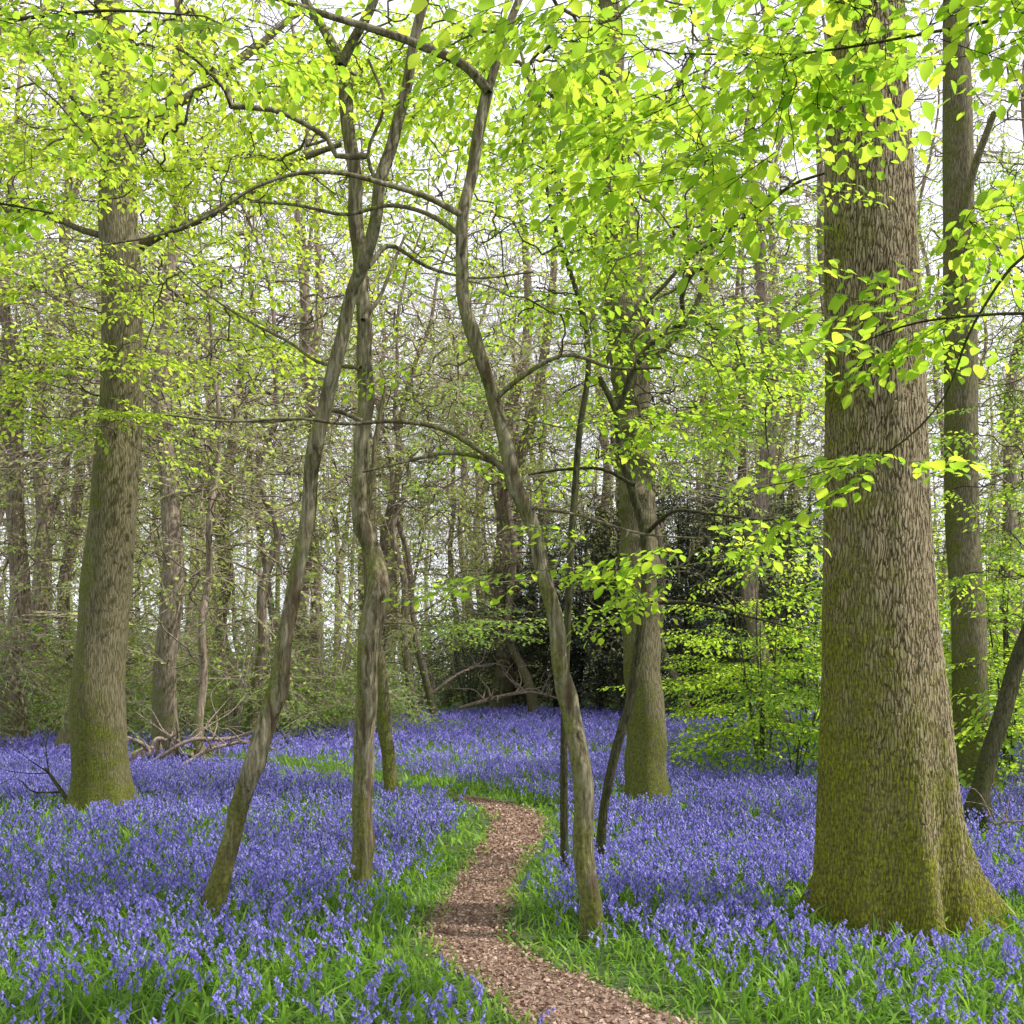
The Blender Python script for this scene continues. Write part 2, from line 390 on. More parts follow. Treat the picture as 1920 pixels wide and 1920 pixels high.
def foliage(mbc, pts, dirs, protos, r, leafm=0, twigm=1, sc=(.8, 1.25), outward=0.9, tilt=0.18):
    if len(pts) == 0: return
    yaw = np.arctan2(dirs[:, 1], dirs[:, 0])+r.normal(0, outward, len(pts))
    R = rotm(yaw, r.normal(0.05, tilt, len(pts)), r.normal(0, tilt, len(pts)), r.uniform(*sc, len(pts)))
    pick = r.integers(0, len(protos), len(pts))
    for i, ((lv, lf), (tv, tf)) in enumerate(protos):
        s = pick == i
        if len(lv): mbc.scatter(lv, lf, R[s], pts[s], leafm)
        mbc.scatter(tv, tf, R[s], pts[s], twigm)

def region(px, py, d, rx, ry, rz, n, r, layer=0.0):
    c = S(px, py, d); q = nrm(r.normal(0, 1, (n, 3)))*(r.random((n, 1))**0.4)
    p = c+q*np.array([rx, ry, rz])
    if layer: p[:, 2] = np.round(p[:, 2]/layer)*layer+r.normal(0, layer*.12, n)
    return p

SP_NEAR = [make_spray(.62, 7, .082, 2, 10+i, .0016) for i in range(4)]
SP_MID = [make_spray(.75, 8, .064, 1, 20+i, .002) for i in range(5)]
SP_SMALL = [make_spray(.9, 8, .07, 0, 30+i, .003) for i in range(5)]
SP_HAZEL = [make_spray(.95, 7, .105, 1, 35+i, .0025, spacing=.85) for i in range(4)]
SP_BIG = [make_spray(1.2, 8, .09, 0, 40+i, .005, keep=.75) for i in range(5)]
SP_TWIG = [make_spray(1.7, 9, .10, 0, 50+i, .0065, keep=.36, sl=.6) for i in range(5)]
SP_BARE = [make_spray(1.8, 10, .10, 0, 60+i, .0075, keep=.08, sl=.6) for i in range(5)]

def tree(name, label, category, base, stems, limbs, regions, bark, leafm, protos, seed, tip=.006, kcost=.35, zmin=1.2, layer=.45, extra=None, group=None, sc=(.8, 1.2), twigm=None, arc=.12, dens=1.42):
    r = np.random.default_rng(seed); b = np.array([base[0], base[1], float(gh(base[0], base[1]))])
    mt = MB(); nodes = []
    if extra: nodes += list(extra(mt))
    for i, (dat, d, kw) in enumerate(stems+limbs):
        P, R = stem(mt, dat, d, seed=seed*10+i, **kw); nodes += [p for p in P[::3] if p[2] > zmin]
    e = obj(name, None, loc=b, label=label, category=category); e.empty_display_size = .3
    if group: e['group'] = group
    mc = MB()
    if regions:
        T = np.concatenate([region(*g[:6], int(g[6]*dens), r, layer) for g in regions])
        T = T[T[:, 2] > gh(T[:, 0], T[:, 1])+.25]
        pts, dirs = grow(mt, np.array(nodes), T, tip=tip, kcost=kcost, r=r, arc=arc)
        foliage(mc, pts, dirs, protos, r, sc=sc)
    obj('trunk', mt.mesh('trunk', [bark], b), e)
    if regions: obj('crown', mc.mesh('crown', [leafm, twigm or bark], b), e)
    return e

# ---- massive oak
def oak(mt):
    d = 6.6
    rows = [(1850, 1530, 1795), (1742, 1530, 1795), (1650, 1532, 1797), (1550, 1533, 1795), (1450, 1534, 1790), (1330, 1536, 1780), (1200, 1537, 1764), (1000, 1539, 1746), (700, 1542, 1733), (400, 1542, 1718), (100, 1547, 1700), (-300, 1560, 1688), (-900, 1590, 1660)]
    P = np.array([S((l+r)/2, y, d) for y, l, r in rows]); R = np.array([(r-l)/2/1920*d*.935 for y, l, r in rows])
    P, R = smooth_line(P, R, .018); n = len(P); s = 400
    th = np.linspace(0, 2*np.pi, s, endpoint=False)[None]; h = (P[:, 2]-0.0)[:, None]
    prt = np.ones((n, s))
    for a, am, w, hs in [(-.10, 1.2, .22, .30), (-.75, .48, .16, .36), (-1.45, .66, .15, .40), (-2.15, .28, .16, .34), (3.0, .08, .3, .4), (2.2, .6, .3, .3), (1.0, .7, .3, .3)]:
        dth = (th-a+np.pi) % (2*np.pi)-np.pi
        prt += am*np.exp(-(dth/w)**2/1.6)*np.exp(-np.maximum(h, -.2)/hs)
        prt += .07*np.exp(-(dth/.2)**2)*np.exp(-np.maximum(h, 0)/1.5)
    prt += .02*np.sin(3*th+h*.6)+.012*np.sin(7*th+1.4*h)+.01*np.sin(12*th-2*h+np.sin(h*2))-.02
    x = P[:, 0:1]+R[:, None]*prt*np.cos(th); y = P[:, 1:2]+R[:, None]*prt*np.sin(th); z = np.repeat(P[:, 2:3], s, 1)
    i = (np.arange(n-1)[:, None]*s+np.arange(s)[None]); i2 = (np.arange(n-1)[:, None]*s+(np.arange(s)[None]+1) % s)
    mt.add(np.stack([x, y, z], -1).reshape(-1, 3), np.stack([i, i2, i2+s, i+s], -1).reshape(-1, 4))
    return [p for p in P[::12] if p[2] > 7.2]
tree('oak_tree', 'massive old oak with furrowed bark and moss on its flared roots', 'tree', (2.42, 6.6), [], [],
     [(1630, -600, 7.5, 2.2, 2.2, 1.0, 6)], OAK, LEAF_M, SP_MID, 3, extra=oak, tip=.01)  # unseen crown above the view, added to shade the ground leftwards

# ---- tall left tree
tree('beech_tree', 'tall smooth barked mature tree with mossy foot beside bluebells', 'tree', (-4.85, 12.3),
     [([(197, 1520, 118), (190, 1400, 112), (190, 1300, 110), (197, 1200, 104), (206, 1100, 102), (218, 1000, 98), (226, 900, 92), (233, 800, 88), (238, 700, 86), (240, 600, 82), (237, 500, 82), (232, 420, 78), (232, 250, 66), (222, 100, 60), (205, -120, 50), (190, -400, 40)], 12.3, dict(sides=48, step=.05, flare=.4, fh=.22, wob=.03))],
     [([(245, 470, 26), (300, 440, 21), (380, 410, 19), (470, 360, 17), (560, 300, 15), (640, 270, 10)], 12.3, dict(sink=0, d1=12.0)),
      ([(225, 450, 20), (150, 430, 14), (80, 400, 11), (10, 395, 8)], 12.3, dict(sink=0, d1=12.5)),
      ([(230, 300, 28), (300, 220, 21), (400, 150, 19), (480, 90, 16), (560, 20, 11)], 12.3, dict(sink=0, d1=13.2)),
      ([(225, 330, 22), (150, 200, 16), (80, 110, 12), (20, 0, 9)], 12.3, dict(sink=0, d1=12.6))],
     [(70, 250, 12.9, 1.8, .8, 1.0, 34), (400, 230, 12.9, 1.5, .8, .7, 24), (110, 560, 11.3, 1.5, .7, .45, 24), (80, 720, 11.3, 1.4, .7, .4, 22), (240, 800, 11.4, .6, .4, .2, 6), (420, 420, 12.4, 1.2, 1, .4, 12)], BARKM, LEAF_M, SP_MID, 4, sc=(.9, 1.4))

# ---- leaning slender stem
tree('hornbeam_tree', 'slender leaning hornbeam with twisting stem and mossy base', 'tree', (-1.95, 6.7),
     [([(400, 1712, 52), (418, 1630, 44), (445, 1540, 42), (470, 1440, 44), (495, 1360, 46), (525, 1260, 42), (538, 1180, 36), (547, 1090, 34), (562, 1010, 34), (580, 900, 33), (592, 820, 32), (612, 740, 32), (632, 650, 30), (660, 560, 29), (690, 495, 29), (712, 430, 28), (718, 350, 27), (742, 285, 26), (765, 210, 24), (782, 130, 22), (800, 40, 20), (830, -80, 16), (840, -260, 10)], 6.7, dict(flare=.3, sides=28, wob=.08, step=.04, knob=14))],
     [([(715, 360, 12), (690, 300, 9), (720, 190, 8), (690, 110, 6)], 6.7, dict(sink=0, sides=8, d1=6.6)),
      ([(690, 500, 14), (730, 460, 10), (800, 500, 8), (880, 520, 6), (1000, 510, 5)], 6.7, dict(sink=0, sides=8, d1=7.2))],
     [(470, 60, 7.8, 1.6, .9, .5, 32), (150, 100, 6.4, 1.1, 1.0, .5, 20), (330, 330, 7.6, 1.3, .8, .25, 20), (760, -300, 7.2, 1.6, 1.6, .4, 7)], BARK, LEAF_M, SP_MID, 5)  # last region: unseen overhead crown added to cast dapples

# ---- middle kinked stem
tree('hornbeam_tree', 'kinked grey hornbeam stem rising from bluebells with rotten bark below', 'tree', (-1.13, 7.7),
     [([(678, 1660, 50), (679, 1560, 48), (684, 1450, 48), (690, 1350, 46), (690, 1250, 46), (700, 1170, 54), (716, 1100, 50), (702, 1045, 42), (678, 990, 38), (668, 920, 35), (678, 830, 36), (684, 740, 36), (677, 640, 34), (675, 560, 34), (668, 460, 34), (656, 350, 33), (650, 250, 33), (640, 160, 33), (640, 110, 32)], 7.7, dict(flare=.2, sides=28, wob=.08, step=.04, knob=18))],
     [([(640, 120, 24), (615, 70, 20), (580, 20, 18), (540, -60, 14)], 7.7, dict(sink=0, sides=12)),
      ([(640, 120, 26), (665, 80, 22), (700, 30, 20), (725, -60, 16)], 7.7, dict(sink=0, sides=12)),
      ([(678, 790, 12), (630, 770, 9), (560, 785, 7), (460, 790, 6), (390, 780, 5)], 7.7, dict(sink=0, sides=8, d1=7.4)),
      ([(680, 600, 12), (710, 560, 9), (735, 500, 8), (760, 440, 6)], 7.7, dict(sink=0, sides=8, d1=8.2)),
      ([(676, 690, 11), (600, 680, 8), (540, 640, 7), (480, 610, 6), (400, 560, 5), (330, 500, 4)], 7.7, dict(sink=0, sides=8, d1=8.6))],
     [(540, 200, 9.4, 1.3, .9, .5, 20), (800, 350, 9.4, .9, .7, .6, 13), (430, 600, 9.0, 1.2, .8, .4, 15), (760, 160, 9.4, 1.0, .6, .6, 20), (640, -300, 8.5, 1.8, 1.8, .5, 7)], BARK, LEAF_M, SP_MID, 6)  # last region: canopy out of view above, added for dappled shade

# ---- right slender hornbeam with arching limbs
tree('hornbeam_tree', 'slender leaning hornbeam with long arching limbs beside the path', 'tree', (.49, 6.3),
     [([(1112, 1750, 46), (1104, 1650, 44), (1094, 1540, 44), (1086, 1430, 44), (1070, 1340, 42), (1055, 1240, 36), (1040, 1160, 34), (1018, 1080, 33), (998, 990, 33), (968, 900, 33), (945, 820, 31), (925, 740, 31), (893, 660, 29), (876, 580, 28), (868, 500, 27), (868, 410, 26), (882, 300, 26), (903, 220, 26), (917, 160, 26)], 6.3, dict(flare=.25, sides=28, wob=.06, step=.04, knob=14))],
     [([(915, 170, 24), (880, 130, 22), (800, 90, 19), (700, 55, 16), (600, 25, 14), (500, -10, 12), (380, -60, 9)], 6.3, dict(sink=0, sides=12, d1=6.0)),
      ([(915, 170, 22), (935, 110, 20), (960, 40, 18), (1000, -60, 14)], 6.3, dict(sink=0, sides=12)),
      ([(868, 405, 15), (800, 370, 12), (720, 345, 11), (640, 325, 10), (560, 325, 9), (480, 350, 8), (400, 400, 7), (300, 440, 6), (190, 460, 4)], 6.3, dict(sink=0, sides=10, d1=5.9)),
      ([(870, 445, 15), (800, 400, 11), (730, 385, 9), (650, 402, 8), (560, 385, 7), (470, 378, 5)], 6.3, dict(sink=0, sides=10, d1=6.6)),
      ([(965, 895, 16), (900, 845, 13), (830, 805, 11), (740, 790, 10), (650, 795, 8), (560, 785, 7), (430, 790, 6), (310, 778, 4)], 6.3, dict(sink=0, sides=10, d1=6.1)),
      ([(960, 885, 13), (900, 858, 10), (840, 850, 9), (760, 866, 7), (680, 885, 5)], 6.3, dict(sink=0, sides=8, d1=6.5)),
      ([(930, 745, 15), (980, 705, 12), (1060, 665, 10), (1150, 690, 8), (1240, 690, 6)], 6.3, dict(sink=0, sides=8, d1=6.0)),
      ([(985, 950, 10), (1080, 965, 7), (1200, 1000, 6), (1320, 1010, 4)], 6.3, dict(sink=0, sides=8, d1=5.9))],
     [(1180, 130, 6.6, 1.1, .9, .5, 24), (1280, 420, 6.2, .75, .7, .35, 12), (1230, 700, 6.2, .8, .6, .2, 12), (1180, 1010, 5.9, .7, .4, .1, 6), (820, 780, 6.8, .3, .3, .15, 2), (1030, 520, 6.9, .5, .4, .3, 5), (850, 60, 7.6, 1.0, .7, .4, 16), (1100, -300, 6.8, 1.6, 1.6, .4, 7)], BARK, LEAF_N, SP_MID, 7)  # last region: extra crown above the view, added to dapple the sunlight

# ---- two thin dark stems
tree('hornbeam_sapling', 'thin straight dark stem beside leaning hornbeam', 'tree', (.41, 7.8),
     [([(1060, 1660, 18), (1058, 1500, 17), (1058, 1350, 16), (1062, 1200, 16), (1068, 1050, 15), (1078, 920, 15), (1088, 800, 14), (1103, 700, 13), (1100, 610, 12), (1072, 510, 11), (1045, 440, 9), (1020, 330, 7)], 7.8, dict(flare=.3, sides=12, wob=.05))], [],
     [(1060, 560, 8.4, .8, .8, .6, 9), (1030, 300, 8.4, .8, .8, .6, 9)], BARKD, LEAF_N, SP_MID, 8)
tree('hornbeam_sapling', 'dark crooked mossy stem with spreading zigzag branches', 'tree', (.72, 8.3),
     [([(1127, 1620, 20), (1133, 1520, 20), (1155, 1410, 22), (1182, 1320, 22), (1195, 1240, 21), (1207, 1150, 20), (1216, 1060, 20), (1212, 990, 19), (1190, 910, 18), (1168, 830, 17), (1160, 760, 16), (1130, 690, 13)], 8.3, dict(flare=.3, sides=12, wob=.07))],
     [([(1160, 770, 14), (1190, 690, 12), (1240, 630, 12), (1280, 600, 12), (1278, 560, 11), (1300, 510, 11), (1350, 490, 10), (1370, 430, 10), (1430, 390, 9), (1480, 350, 8), (1560, 320, 5)], 8.3, dict(sink=0, sides=8, d1=7.6)),
      ([(1130, 690, 12), (1180, 600, 10), (1240, 540, 9), (1310, 470, 9), (1390, 440, 7)], 8.3, dict(sink=0, sides=8, d1=8.6)),
      ([(1213, 1000, 12), (1260, 960, 9), (1340, 965, 7), (1440, 975, 5), (1530, 960, 3)], 8.3, dict(sink=0, sides=8, d1=7.6)),
      ([(1216, 1130, 10), (1300, 1130, 8), (1400, 1155, 6), (1500, 1180, 3)], 8.3, dict(sink=0, sides=8, d1=7.8)),
      ([(1190, 910, 10), (1130, 880, 8), (1060, 880, 6), (990, 890, 4)], 8.3, dict(sink=0, sides=8, d1=8.5))],
     [(1380, 330, 8.6, 1.0, .7, .6, 14), (1330, 720, 8.8, .9, .7, .4, 13), (1150, 820, 9, .6, .5, .4, 6), (1420, 1000, 8, .6, .4, .15, 4)], BARKD, LEAF_N, SP_MID, 9)

# ---- shaggy-topped tree behind
tree('oak_tree', 'straight oak with dark shaggy upper trunk standing in bluebells', 'tree', (1.7, 12.9),
     [([(1212, 1515, 94), (1212, 1400, 86), (1205, 1250, 80), (1200, 1100, 76), (1196, 1000, 74), (1190, 850, 74), (1182, 700, 82), (1172, 560, 96), (1165, 450, 76), (1155, 300, 60), (1148, 150, 54), (1140, -50, 46), (1135, -300, 30)], 12.9, dict(flare=.15, fh=.3, sides=40, wob=.05, step=.05, knob=60, knob_lo=2.6))],
     [([(1180, 700, 20), (1240, 660, 16), (1310, 560, 14), (1340, 450, 10)], 12.9, dict(sink=0, sides=8, d1=12.6)),
      ([(1165, 500, 26), (1100, 430, 20), (1040, 330, 16), (1000, 200, 12)], 12.9, dict(sink=0, sides=8, d1=13)),
      ([(1160, 300, 24), (1230, 220, 18), (1300, 100, 14)], 12.9, dict(sink=0, sides=8, d1=12.6))],
     [(1165, 560, 12.9, .45, .45, .8, 16), (1160, 280, 13.4, 1.3, 1.0, 1.2, 26), (1310, 800, 13.4, 1.1, .8, .8, 18), (1330, 600, 13.2, 1.0, .9, .8, 12)], BARKM, LEAF_S, SP_SMALL, 12, zmin=4, layer=0)

# ---- small stem behind the kinked one
tree('hornbeam_tree', 'small mossy stem in bluebells behind the kinked hornbeam', 'tree', (-1.5, 12.6),
     [([(735, 1520, 36), (728, 1430, 33), (718, 1330, 30), (708, 1230, 26), (690, 1120, 20), (684, 1000, 16), (700, 850, 12), (720, 720, 8)], 12.6, dict(flare=.35, sides=16, wob=.09, knob=6))], [],
     [(790, 780, 12.8, 1.0, .8, 1.0, 10), (870, 1150, 12.6, 1.2, .8, .3, 12)], BARKM, LEAF_S, SP_SMALL, 13, zmin=1.8)

# ---- right hand tree behind the oak, leaning dark one
tree('oak_tree', 'rough barked tree with leafy side shoots standing in bluebells', 'tree', (6.25, 13.8),
     [([(1832, 1510, 84), (1822, 1350, 74), (1815, 1200, 70), (1808, 1000, 70), (1803, 800, 70), (1800, 600, 70), (1797, 400, 66), (1790, 200, 60), (1785, 0, 50), (1780, -300, 34)], 13.8, dict(flare=.3, fh=.2, sides=40, wob=.05))],
     [([(1800, 560, 22), (1800, 450, 20), (1825, 320, 18), (1865, 210, 14)], 13.6, dict(sink=0, sides=10, d1=13.0))],
     [(1870, 1080, 14.6, .8, .5, 1.3, 34), (1840, 400, 14.6, 1.0, .5, 1.5, 20), (1910, 700, 14.4, .6, .5, 1.2, 22)], BARKM, LEAF_S, SP_SMALL, 14, zmin=1.5, layer=.3)
tree('hornbeam_tree', 'dark leaning trunk at the foot of the massive oak', 'tree', (4.9, 10.6),
     [([(1836, 1510, 40), (1858, 1420, 38), (1885, 1340, 36), (1915, 1250, 34), (1950, 1150, 32), (2000, 1000, 28), (2030, 800, 24), (2040, 500, 18)], 10.6, dict(flare=.3, sides=20, wob=.06))], [],
     [(1950, 850, 10.5, 1.0, .7, .7, 12), (1900, 1080, 10.8, .6, .5, .4, 7), (2000, 550, 10.5, 1, .8, .8, 6)], BARKD, LEAF_N, SP_MID, 15, zmin=1.7)

# ---- near hornbeams whose boughs overhang the view
tree('hornbeam_tree', 'near hornbeam boughs hanging bright pleated spring leaves', 'tree', (3.9, 3.6),
     [([(3050, 2050, 130), (3000, 1500, 120), (2950, 800, 110), (2900, 100, 100), (2850, -700, 80)], 3.6, dict(sides=24, step=.1))],
     [([(2950, 800, 36), (2500, 560, 22), (2200, 560, 15), (2020, 585, 10), (1850, 590, 7), (1700, 610, 5), (1620, 640, 3)], 3.6, dict(sink=0, sides=8, d1=4.1)),
      ([(2900, 100, 40), (2500, -60, 26), (2200, -30, 16), (1950, 20, 10), (1750, 60, 7), (1500, 100, 5), (1250, 100, 4)], 3.6, dict(sink=0, sides=8, d1=4.0)),
      ([(2900, -100, 40), (2500, -150, 26), (2100, -120, 16), (1800, -60, 9), (1500, -20, 7), (1200, -30, 5)], 3.6, dict(sink=0, sides=8, d1=3.4)),
      ([(2950, 800, 34), (2500, 700, 18), (2200, 600, 12), (1920, 480, 8), (1830, 600, 6), (1760, 760, 5), (1640, 860, 4), (1540, 880, 3)], 3.6, dict(sink=0, sides=8, d1=4.4))],
     [(1400, 90, 4.0, .5, .6, .22, 22), (1150, 70, 4.1, .4, .6, .2, 13), (1830, 20, 3.6, .3, .4, .12, 13), (1640, 20, 4, .3, .4, .1, 7), (1400, 300, 4.0, .35, .35, .1, 8), (1740, 625, 4.1, .4, .25, .04, 8),
      (1640, 900, 4.3, .32, .25, .12, 5), (1890, 350, 4.3, .15, .3, .2, 5), (1250, 1010, 4.6, .25, .2, .03, 2)], BARKD, LEAF_N, SP_NEAR, 16, tip=.002, zmin=1.8, layer=.12, sc=(.65, 1.0), kcost=.5, arc=.04, dens=1.15)
tree('hornbeam_tree', 'near hornbeam bough with fresh leaves reaching over bluebells', 'tree', (-5.3, 5.2),
     [([(-1000, 1850, 120), (-990, 1200, 110), (-960, 500, 100), (-900, -300, 70)], 5.2, dict(sides=24, step=.1))],
     [([(-970, 500, 40), (-500, 150, 22), (-200, 60, 14), (0, 40, 9), (200, 20, 6), (380, 30, 4)], 5.2, dict(sink=0, sides=8, d1=4.9)),
      ([(-980, 700, 30), (-500, 460, 16), (-200, 400, 10), (-20, 380, 6), (100, 400, 4)], 5.2, dict(sink=0, sides=8, d1=5.3))],
     [(100, 50, 4.9, .6, .6, .2, 14), (0, 330, 5.3, .3, .4, .2, 5), (480, 60, 4.8, .4, .3, .1, 7)], BARKD, LEAF_N, SP_NEAR, 17, tip=.002, zmin=1.8, layer=.15, sc=(.6, .95), kcost=.5, arc=.04, dens=1.2)

# ------------------------------------------------------------------ woodland trees behind (variants copied)
def wood_variant(seed, H, r0, ntg, protos, leafm, crown_lo, rad, bark=BARKF, lean=.4, fork=False):
    r = np.random.default_rng(seed); mt = MB(); n = 12
    z = np.linspace(-.3, H, n); x = np.cumsum(r.normal(0, .24, n))+lean*z/H*r.normal(); y = np.cumsum(r.normal(0, .15, n))
    P, R = smooth_line(np.column_stack([x-x[0], y-y[0], z]), r0*(1-(np.linspace(0, 1, n))**1.0*.88)*(1+.35*np.exp(-np.maximum(z, 0)/.4)), .22)
    tubes(mt, P[None], R[None], 14, 0, bark_pert(len(P), 14, seed, .08))
    nodes = [p for p in P[::2] if p[2] > crown_lo*.8]
    if fork:
        Q, RQ = smooth_line(np.array([P[len(P)//3], P[len(P)//3]+[.6, .3, 2], P[len(P)//3]+[1.3, .2, 5], P[len(P)//3]+[1.4, .5, 9]]), r0*np.array([.6, .5, .4, .15]), .25)
        tubes(mt, Q[None], RQ[None], 10, 0); nodes += list(Q[2::2])
    q = nrm(r.normal(0, 1, (ntg, 3)))*(r.random((ntg, 1))**.45)
    zc = (crown_lo+H+1)/2; T = q*np.array([rad, rad, (H+1-crown_lo)/2])+np.array([P[-1, 0]*.6, P[-1, 1]*.6, zc])
    pts, dirs = grow(mt, np.array(nodes), T, tip=.017, kcost=.25, r=r, sides=4, expo=1.9, arc=.2, jit=.08)
    mc = MB(); foliage(mc, pts, dirs, protos, r, sc=(.8, 1.4), tilt=.6, outward=.8)
    return mt.mesh('trunk', [bark]), mc.mesh('crown', [leafm, TWIG])
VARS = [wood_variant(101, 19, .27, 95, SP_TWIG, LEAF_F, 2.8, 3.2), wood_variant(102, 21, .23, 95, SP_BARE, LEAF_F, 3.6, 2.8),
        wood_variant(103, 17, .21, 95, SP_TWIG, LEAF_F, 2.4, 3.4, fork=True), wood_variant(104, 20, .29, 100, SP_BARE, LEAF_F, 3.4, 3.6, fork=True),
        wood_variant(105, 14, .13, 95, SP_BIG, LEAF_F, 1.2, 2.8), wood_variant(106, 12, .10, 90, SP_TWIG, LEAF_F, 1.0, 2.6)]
LBL = ['tall bare woodland tree just coming into pale leaf', 'tall straight bare woodland tree with fine twigs', 'forked woodland tree with sparse pale new leaves', 'stout woodland tree with forked bare limbs',
       'young woodland tree with pale green new leaves', 'thin young woodland tree with tangled twigs']
def put_wood(x, y, vi, rot, sc, sxy=None):
    e = obj('woodland_tree', None, loc=(x, y, float(gh(x, y))), label=LBL[vi], category='tree', group='trees of the wood behind the glade')
    e.rotation_euler = (0, 0, rot); e.scale = (sxy or sc, sxy or sc, sc); e.empty_display_size = .3
    obj('trunk', VARS[vi][0], e); obj('crown', VARS[vi][1], e)
fixed = [(312, 20, 1, .95), (35, 22, 3, .95), (115, 25, 0, 1), (600, 26, 1, 1), (465, 22, 5, 1.1), (822, 27, 4, .9), (1010, 29, 4, 1), (935, 31, 3, 1), (1470, 22, 1, 1), (1375, 29, 2, 1), (1560, 26, 0, 1),
         (1890, 26, 3, 1), (1980, 20, 2, 1), (380, 17.5, 5, .8), (-40, 20, 2, .95), (690, 35, 0, 1.1), (780, 26, 5, 1.2), (210, 32, 3, 1),
         (520, 28, 4, 1), (100, 20, 4, .9), (1300, 26, 4, .9), (1760, 22, 4, .9), (250, 24, 4, 1), (1000, 34, 4, 1.2), (650, 30, 4, 1.1), (0, 27, 4, 1.1), (420, 33, 2, 1), (1180, 30, 5, 1.2), (170, 28, 1, 1), (560, 33, 3, 1)]
rr = np.random.default_rng(5); used = []
for px, d, vi, sc in fixed:
    x = (px-960)/1920*d; used.append((x, d)); put_wood(x, d, vi, rr.uniform(0, 6.28), sc, sc*rr.uniform(.85, 1.2))
cnt = 0
while cnt < 60:
    d = rr.uniform(30, 62); x = rr.uniform(-.58, .58)*d
    if any((x-a)**2+(d-b)**2 < 4.0 for a, b in used): continue
    used.append((x, d)); vi = int(rr.choice(6, p=[.2, .14, .2, .1, .2, .16])); s = rr.uniform(.8, 1.2)*(1.1 if d > 40 else 1)
    put_wood(x, d, vi, rr.uniform(0, 6.28), s, s*rr.uniform(.65, 1.3)); cnt += 1

# ------------------------------------------------------------------ shrubs
def shrub_variant(seed, H, W, n, protos, leafm, nst=6, bark=BARKD, lo=.25, sc=(.8, 1.3), layer=0, tilt=.4, sr=.02, low=0):
    r = np.random.default_rng(seed); mt = MB(); nodes = []
    for i in range(nst):
        a = r.uniform(0, 6.28); e = np.array([math.cos(a), math.sin(a), 0])*W*.6*r.random()
        Q = np.array([[0, 0, -.15]+e*.1, e*.4+[0, 0, H*.3], e*.8+[0, 0, H*.6]+r.normal(0, .1, 3), e+[0, 0, H*.9]])
        P, R = smooth_line(Q, np.array([1, .8, .5, .2])*sr*H/2.2, .15); tubes(mt, P[None], R[None], 7); nodes += list(P[2:])
    q = nrm(r.normal(0, 1, (n, 3)))*(r.random((n, 1))**.4); T = q*np.array([W, W, H*.5])+np.array([0, 0, H*.5+lo])
    T[:, :2] *= (1+.25*np.sin(3*np.arctan2(T[:, 1], T[:, 0])+T[:, 2]*3))[:, None]
    if low:
        a = r.uniform(0, 6.28, low); T = np.vstack([T, np.column_stack([np.cos(a)*W*.7*r.random(low)**.5, np.sin(a)*W*.7*r.random(low)**.5, r.uniform(.3, 1.0, low)])])
    if layer: T[:, 2] = np.round(T[:, 2]/layer)*layer+r.normal(0, layer*.1, len(T))+.08*T[:, 0]
    T[:, 2] = np.maximum(T[:, 2], .2)
    pts, dirs = grow(mt, np.array(nodes), T, tip=.003, kcost=.3, r=r, sides=4)
    mc = MB(); foliage(mc, pts, dirs, protos, r, sc=sc, tilt=tilt)
    return mt.mesh('stems', [bark]), mc.mesh('foliage', [leafm, bark])
SH = {'bright': [shrub_variant(201, 4.0, 1.7, 84, SP_HAZEL, LEAF_N, layer=.62, tilt=.16, lo=.1, sr=.011, low=20), shrub_variant(202, 2.2, 1.7, 55, SP_HAZEL, LEAF_N, layer=.5, tilt=.16, lo=.1, sr=.012, low=18)],
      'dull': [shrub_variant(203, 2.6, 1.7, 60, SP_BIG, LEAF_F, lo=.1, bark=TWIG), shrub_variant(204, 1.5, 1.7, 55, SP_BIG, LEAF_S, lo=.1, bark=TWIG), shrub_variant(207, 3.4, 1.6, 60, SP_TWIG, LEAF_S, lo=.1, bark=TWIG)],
      'holly': [shrub_variant(205, 6.2, 2.3, 260, SP_BIG, HOLLY, lo=.1, low=20), shrub_variant(206, 4.4, 2.2, 190, SP_BIG, HOLLY, lo=.1, low=20)]}
SL = {'bright': ('hazel_bush', 'leafy young hazel bush with bright spring leaves', 'bright hazel bushes in the glade'),
      'dull': ('woodland_shrub', 'loose pale green undergrowth shrub at the edge of bluebells', 'undergrowth shrubs along the glade edge'),
      'holly': ('holly_bush', 'dark dense holly bush under bare trees', 'dark holly bushes under the trees')}
def put_shrub(kind, vi, x, y, sc, rot):
    nme, lb, gp = SL[kind]; e = obj(nme, None, loc=(x, y, float(gh(x, y))), label=lb, category='bush', group=gp)
    e.rotation_euler = (0, 0, rot); e.scale = (sc,)*3; e.empty_display_size = .3
    a, b = SH[kind][vi]; obj('stems', a, e); obj('foliage', b, e)
for px, d, sc, vi in [(1430, 16.5, .9, 0), (1490, 15.5, .85, 1), (1365, 19, .7, 0), (1890, 17, 1.1, 0), (1960, 13, .9, 1), (1510, 19, 1.0, 0), (1710, 20, 1.2, 0), (1870, 21, 1.3, 1), (1900, 15, .8, 1)]:
    put_shrub('bright', vi, (px-960)/1920*d, d, sc, rr.uniform(0, 6))
for px, d, sc, vi in [(1310, 29, 1.15, 0), (1120, 30, .95, 0), (1040, 31.5, .95, 1), (960, 32, .7, 1), (1400, 30, 1.2, 0), (1220, 31, 1.2, 0), (1480, 32, 1.2, 0), (1280, 27.5, .9, 1), (880, 36, .9, 1), (1080, 33, 1.1, 0)]:
    put_shrub('holly', vi, (px-960)/1920*d, d, sc, rr.uniform(0, 6))
for i in range(48):
    px = rr.uniform(-120, 700) if i < 28 else rr.uniform(640, 2050); d = rr.uniform(22, 36) if i < 28 else rr.uniform(36, 48)
    put_shrub('dull', int(rr.integers(0, 3)), (px-960)/1920*d, d, rr.uniform(.7, 1.2)*(1.25 if d > 35 else 1), rr.uniform(0, 6))

